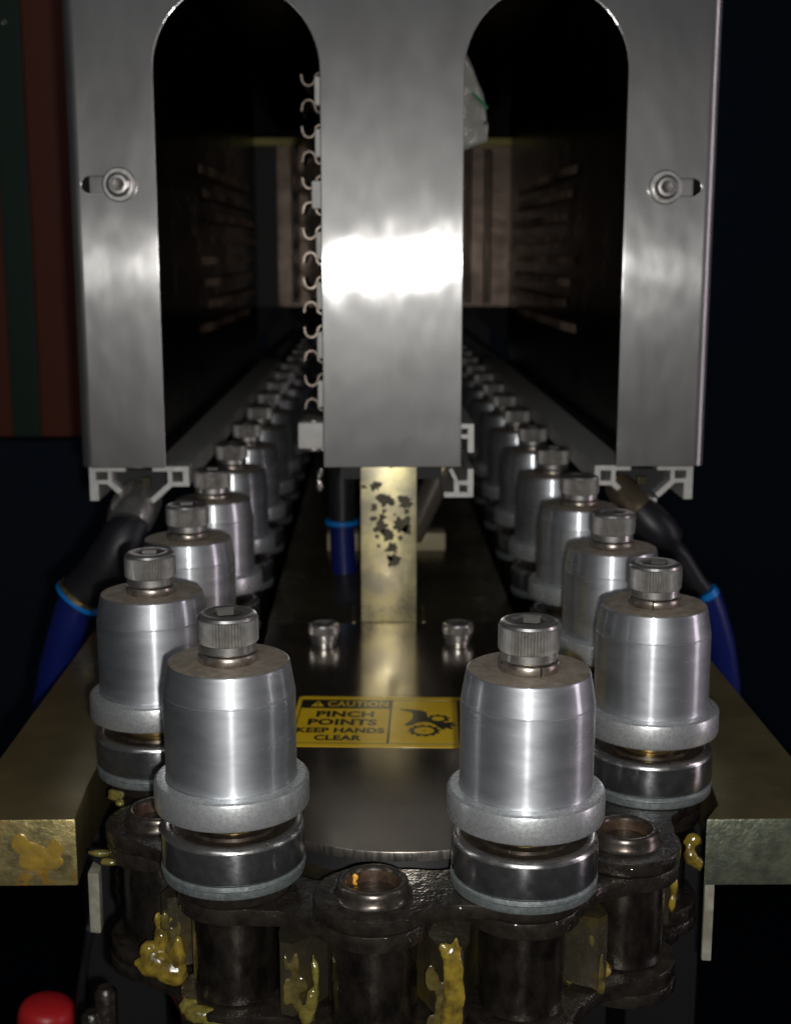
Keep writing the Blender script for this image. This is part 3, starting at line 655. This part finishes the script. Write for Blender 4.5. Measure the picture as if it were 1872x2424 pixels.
# ---------------------------------------------------------------- plastic bag at the right arch
bm = bmesh.new(); N1, N2 = 22, 20; rows = []
for i in range(N1):
    u = i/(N1-1); z = 68-34*u-(3.5 if False else 0)
    half = 1.0+6.0*min(1, u*2.2)**.7+(1.2*u)
    cx = 28.0+4.0*u
    if u > .85: half *= 1-(u-.85)*1.0
    row = []
    for j in range(N2):
        a = 2*PI*j/N2
        x = cx+half*math.cos(a)*(1+.10*noise.noise(Vector((u*4, math.cos(a)*2, 3)))); y = 4.0*math.sin(a)*(.6+.5*math.sin(3*u+1))*(1+.4*noise.noise(Vector((u*6, a*2, 1))))
        zz = z+(2.5*(math.cos(a)) if u > .8 else 0)+.8*noise.noise(Vector((a, u*3, 9)))
        row.append(bm.verts.new((x*S, y*S, zz*S)))
    rows.append(row)
for i in range(N1-1):
    for j in range(N2): bm.faces.new((rows[i][j], rows[i][(j+1) % N2], rows[i+1][(j+1) % N2], rows[i+1][j]))
bm.faces.new(rows[0]); bm.faces.new(list(reversed(rows[-1])))
bmesh.ops.recalc_face_normals(bm, faces=bm.faces)
me = bpy.data.meshes.new('bag_body'); bm.to_mesh(me); bm.free(); me.materials.append(M['bag'])
for p in me.polygons: p.use_smooth = True
t = thing('plastic_bag', 'small pale plastic bag hanging inside the right arch beside the centre strip', 'bag', (0, 466, 134))
ob('bag_body', me, t)
mb = MB(); mb.tube([(33.4, -4.2, 51.8), (36.2, -3.4, 49.6), (38.6, -2.0, 47.2)], [.5, .6, .5], 8); ob('green_mark', mb.mesh('green_mark', M['green'], 40), t)

# ---------------------------------------------------------------- grease
def lump(name, label, balls, m, vox=.42, seed=0, disp=.5):
    """balls: (x,y,z,rx,ry,rz)"""
    bm = bmesh.new(); rg = random.Random(len(label)); extra = []
    for b in balls:
        if name != 'grease_lump' or b[4] < .6: break
        for _ in range(3):
            a = rg.uniform(0, 2*PI); e = rg.uniform(.7, 1.15)
            extra.append((b[0]+b[3]*e*math.cos(a), b[1]+rg.uniform(-.3, .5), b[2]+b[5]*e*math.sin(a), b[3]*rg.uniform(.2, .5), b[4]*.4, b[5]*rg.uniform(.2, .55)))
    for b in list(balls)+extra:
        mt = Matrix.Translation(Vector(b[:3])*S) @ Matrix.Diagonal((b[3]*S, b[4]*S, b[5]*S, 1))
        bmesh.ops.create_icosphere(bm, subdivisions=3, radius=1, matrix=mt)
    me = bpy.data.meshes.new(name); bm.to_mesh(me); bm.free()
    c = Vector(balls[0][:3])
    o = single(name, me, label, 'grease', c, group='lumps of grease on the chain')
    me.transform(Matrix.Translation(-c*S)); me.materials.append(m)
    r = o.modifiers.new('remesh', 'REMESH'); r.mode = 'VOXEL'; r.voxel_size = vox*S; r.use_smooth_shade = True
    sm = o.modifiers.new('smooth', 'SMOOTH'); sm.iterations = 5
    tx = bpy.data.textures.get('greasenoise') or bpy.data.textures.new('greasenoise', 'CLOUDS'); tx.noise_scale = 2.2*S; tx.noise_depth = 3
    d = o.modifiers.new('lumps', 'DISPLACE'); d.texture = tx; d.strength = disp*1.6*S; d.mid_level = .5; d.texture_coords = 'GLOBAL'
    return o
lump('grease_lump', 'big yellow grease lump with an upward peak between the left chain rollers',
     [(-50.3, 283.5, -27.5, 4.6, 3, 3.4), (-47.2, 282, -28.6, 3.8, 2.6, 3.0), (-51.8, 284, -24.6, 2.6, 2.2, 2.6), (-49.0, 284, -21.5, 1.8, 1.8, 2.6), (-47.0, 284.5, -17, 1.5, 1.5, 3.2), (-46.8, 284.5, -13.5, 1.2, 1.2, 2.6),
      (-50.0, 284.5, -17.5, .8, .8, 2.4), (-44.8, 281.6, -24.5, 1.6, 1.6, 5.0), (-45.2, 281.5, -29, 2.2, 2.0, 3.0)], M['grease'])
lump('grease_lump', 'greenish grease streak on the sprocket tooth left of the middle roller',
     [(-12.6, 262.5, -20, .8, 1.2, 4), (-13.6, 261.8, -24.5, 1.4, 1.6, 3.2), (-14.8, 261.5, -27.5, 1.7, 1.5, 2.2), (-13.2, 263, -16, .5, .8, 2.5)], M['greased'])
lump('grease_lump', 'tall bright yellow grease streak on the tooth right of the middle roller',
     [(16.0, 258.6, -11.6, 2.2, 1.5, 2.0), (16.6, 258.2, -15.5, 2.3, 1.4, 5.5), (16.8, 258.2, -20.5, 2.3, 1.5, 6.0), (16.3, 258.0, -25.5, 2.5, 1.5, 6.0), (14.6, 259.2, -10.6, 1.4, 1.0, .9), (16.4, 257.8, -29, 1.6, 1.5, 2.6)], M['grease'], disp=.4)
lump('grease_lump', 'rounded grease lump low between the front right rollers',
     [(49.5, 278.5, -28.4, 3.0, 2.0, 2.0), (52.2, 279.4, -27.8, 2.2, 1.8, 2.0), (50.3, 279.5, -22, .9, 1.0, 5.5), (45.8, 277.5, -28.8, 2.4, 1.5, 1.2), (50.6, 280, -15, .7, .8, 4)], M['grease'])
lump('grease_lump', 'small grease bead on the chain behind the front left spindle', [(-65.2, 318.5, -1.0, 2.2, 2.2, 1.2), (-63.6, 315.5, -1.6, 1.2, 1.6, .9)], M['greased'], vox=.4, disp=.2)
lump('grease_lump', 'thin olive grease smear on the side of the far left chain plate', [(-65.4, 297.5, -6.6, 2.8, 1.2, .9), (-62.6, 295.2, -7.8, 2.4, 1.2, .8)], M['greased'], vox=.4, disp=.2)
lump('grease_lump', 'yellow grease squeezed out beside the front corner of the right plate', [(77.6, 302.5, -6.6, 2.0, 1.6, 1.8), (76.8, 301.0, -10.4, 1.8, 1.6, 2.2), (78.6, 300.8, -12.0, 1.4, 1.2, 1.8)], M['grease'], vox=.45, disp=.3)
lump('grease_lump', 'narrow yellow grease sliver beside the rearmost right roller', [(71.2, 293.5, -14.5, 1.0, 1.0, 3.0), (70.8, 293, -18.5, .9, .9, 2.4)], M['grease'], vox=.4, disp=.3)
lump('grease_lump', 'thick olive grease collar at the foot of the front left roller', [(-38.2, 267.2, -30.5, 3.6, 2.2, 2.0), (-33.0, 265.4, -32.0, 4.4, 2.0, 1.3), (-41.5, 269.4, -30.0, 2.0, 1.8, 2.0)], M['greased'])
lump('grease_lump', 'amber grease film smeared on the cut face of the left plate', [(-82.5, 302.9, -10.0, 4.5, .5, 4.2), (-78.5, 302.9, -11.4, 3.6, .5, 2.4), (-85.5, 302.9, -6.5, 2.6, .45, 3.0), (-77.2, 302.9, -8.0, 2.2, .5, 3.2)], mat('amber_grease', (.42, .27, .04), .3, .2, col2=(.30, .20, .05), nscale=250, bump=.6, bscale=600, coat=.5), vox=.35, disp=.35)
lump('grease_crumb', 'tiny orange crumb stuck to the rim of the middle hollow pin', [(-4.1, 268.2, 1.2, .7, .5, .8), (-4.4, 267.8, .2, .5, .4, .7), (-4.2, 268.6, -.8, .5, .4, .8)], M['crumb'], vox=.16, disp=.45)

for (x, y, z, lab_) in ((-17.4, 262.0, -19, 'dull grease film on the tooth between front left and middle rollers'), (50.2, 272.6, -22, 'brown grease film on the tooth between the front right rollers'),
                        (13.6, 258.8, -23, 'dull grease film beside the bright streak right of the middle roller'), (-46.6, 283.0, -20, 'brown grease film on the tooth behind the big yellow lump')):
    rg = random.Random(int(abs(x)*10)); bl = []
    for _ in range(9):
        bl.append((x+rg.uniform(-1.9, 1.9), y+.25+rg.uniform(-.15, .15), z+rg.uniform(-7, 6), rg.uniform(.5, 1.5), .55, rg.uniform(1.5, 4.5)))
    lump('grease_film', lab_, bl, M['film'], disp=.3, vox=.34)
# ---------------------------------------------------------------- red knob and lever, lower left
t = thing('round_knob', 'blurred round red knob in the lower left corner', 'knob', (-111.5, 414, -122))
mb = MB(); mb.lathe([(4, -24), (4, -10), (8.2, -9.4), (9.0, -8.6), (9.6, 1.0), (9.3, 3.4), (8.4, 5.2), (6.6, 6.4), (3.6, 7.0), (.2, 7.2)], 40, 0, caps=(True, True)); k = ob('knob_cap', mb.mesh('knob_cap', M['red'], 50), t); k.rotation_euler = (0, .12, .0)
t = thing('lever', 'slim dark lever with a shiny tip beside the red knob', 'lever', (-99.0, 415, -111))
mb = MB(); mb.tube([(-3, 0, -22), (0, 0, 3), (3.6, 0, 22)], [1.6, 1.5, 1.4], 16); ob('lever_rod', mb.mesh('lever_rod', M['black'], 40), t)
mb = MB(); mb.tube([(3.6, -.2, 21.5), (4.6, -.2, 27)], [1.5, 1.2], 16); ob('lever_tip', mb.mesh('lever_tip', M['silver'], 40), t)

mb = MB(); mb.tube([(0, 0, -12), (0, 0, -1.2), (0, 0, 0)], [2.8, 2.8, 1.8], 20); me_ = mb.mesh('lower_stud', M['link'], 40)
for x, y, z, l in ((-66.0, 300, -43, 'upper of two dark studs sticking up at the lower left of the chain'), (-69.4, 299, -49, 'lower of two dark studs sticking up at the lower left of the chain')):
    single('lower_stud', me_, l, 'stud', (x, y, z), 0, 'studs below the chain')
# ---------------------------------------------------------------- surroundings
mb = MB(); mb.box(-118, 130, 1502, 1508, -120, 420); struct('tunnel_black_screen', mb.mesh('tunnel_black_screen', M['dark'], 0))  # black screen added behind the tunnel so the arches look dark inside
mb = MB(); mb.box(-3000, 3000, -1500, 3000, -905, -900); struct('floor', mb.mesh('floor', M['floor'], 0))
mb = MB(); mb.box(-3000, 3000, 2400, 2410, -900, 1800); struct('back_wall', mb.mesh('back_wall', M['navy'], 0))
mb = MB(); mb.box(-600, -121, 940, 950, 6, 600); t = thing('red_cabinet', 'dark orange red cabinet front in the blurred left background', 'cabinet', (0, 0, 0)); ob('cabinet_panel', mb.mesh('cabinet_panel', M['orange'], 0), t)
mb = MB(); mb.prism([(-252.5, 938), (-233, 938), (-233, 934), (-252.5, 934)], 6, 600); ob('green_band', mb.mesh('green_band', M['greenpost'], 0, bevel=1), t)
mb = MB(); mb.lathe([(1.4, 0), (1.2, .8), (.5, 1.3)], 20, 0, caps=(True, True)); r = ob('rivet', mb.mesh('rivet', M['silver'], 40), t, (-243.3, 934, 134+149)); r.rotation_euler = (PI/2, 0, 0)
mb = MB(); mb.box(-600, -112, 930, 1400, -300, 4); single('dark_bench', mb.mesh('dark_bench', M['floor'], 0), 'blue black bench below the red cabinet at the left edge', 'bench')
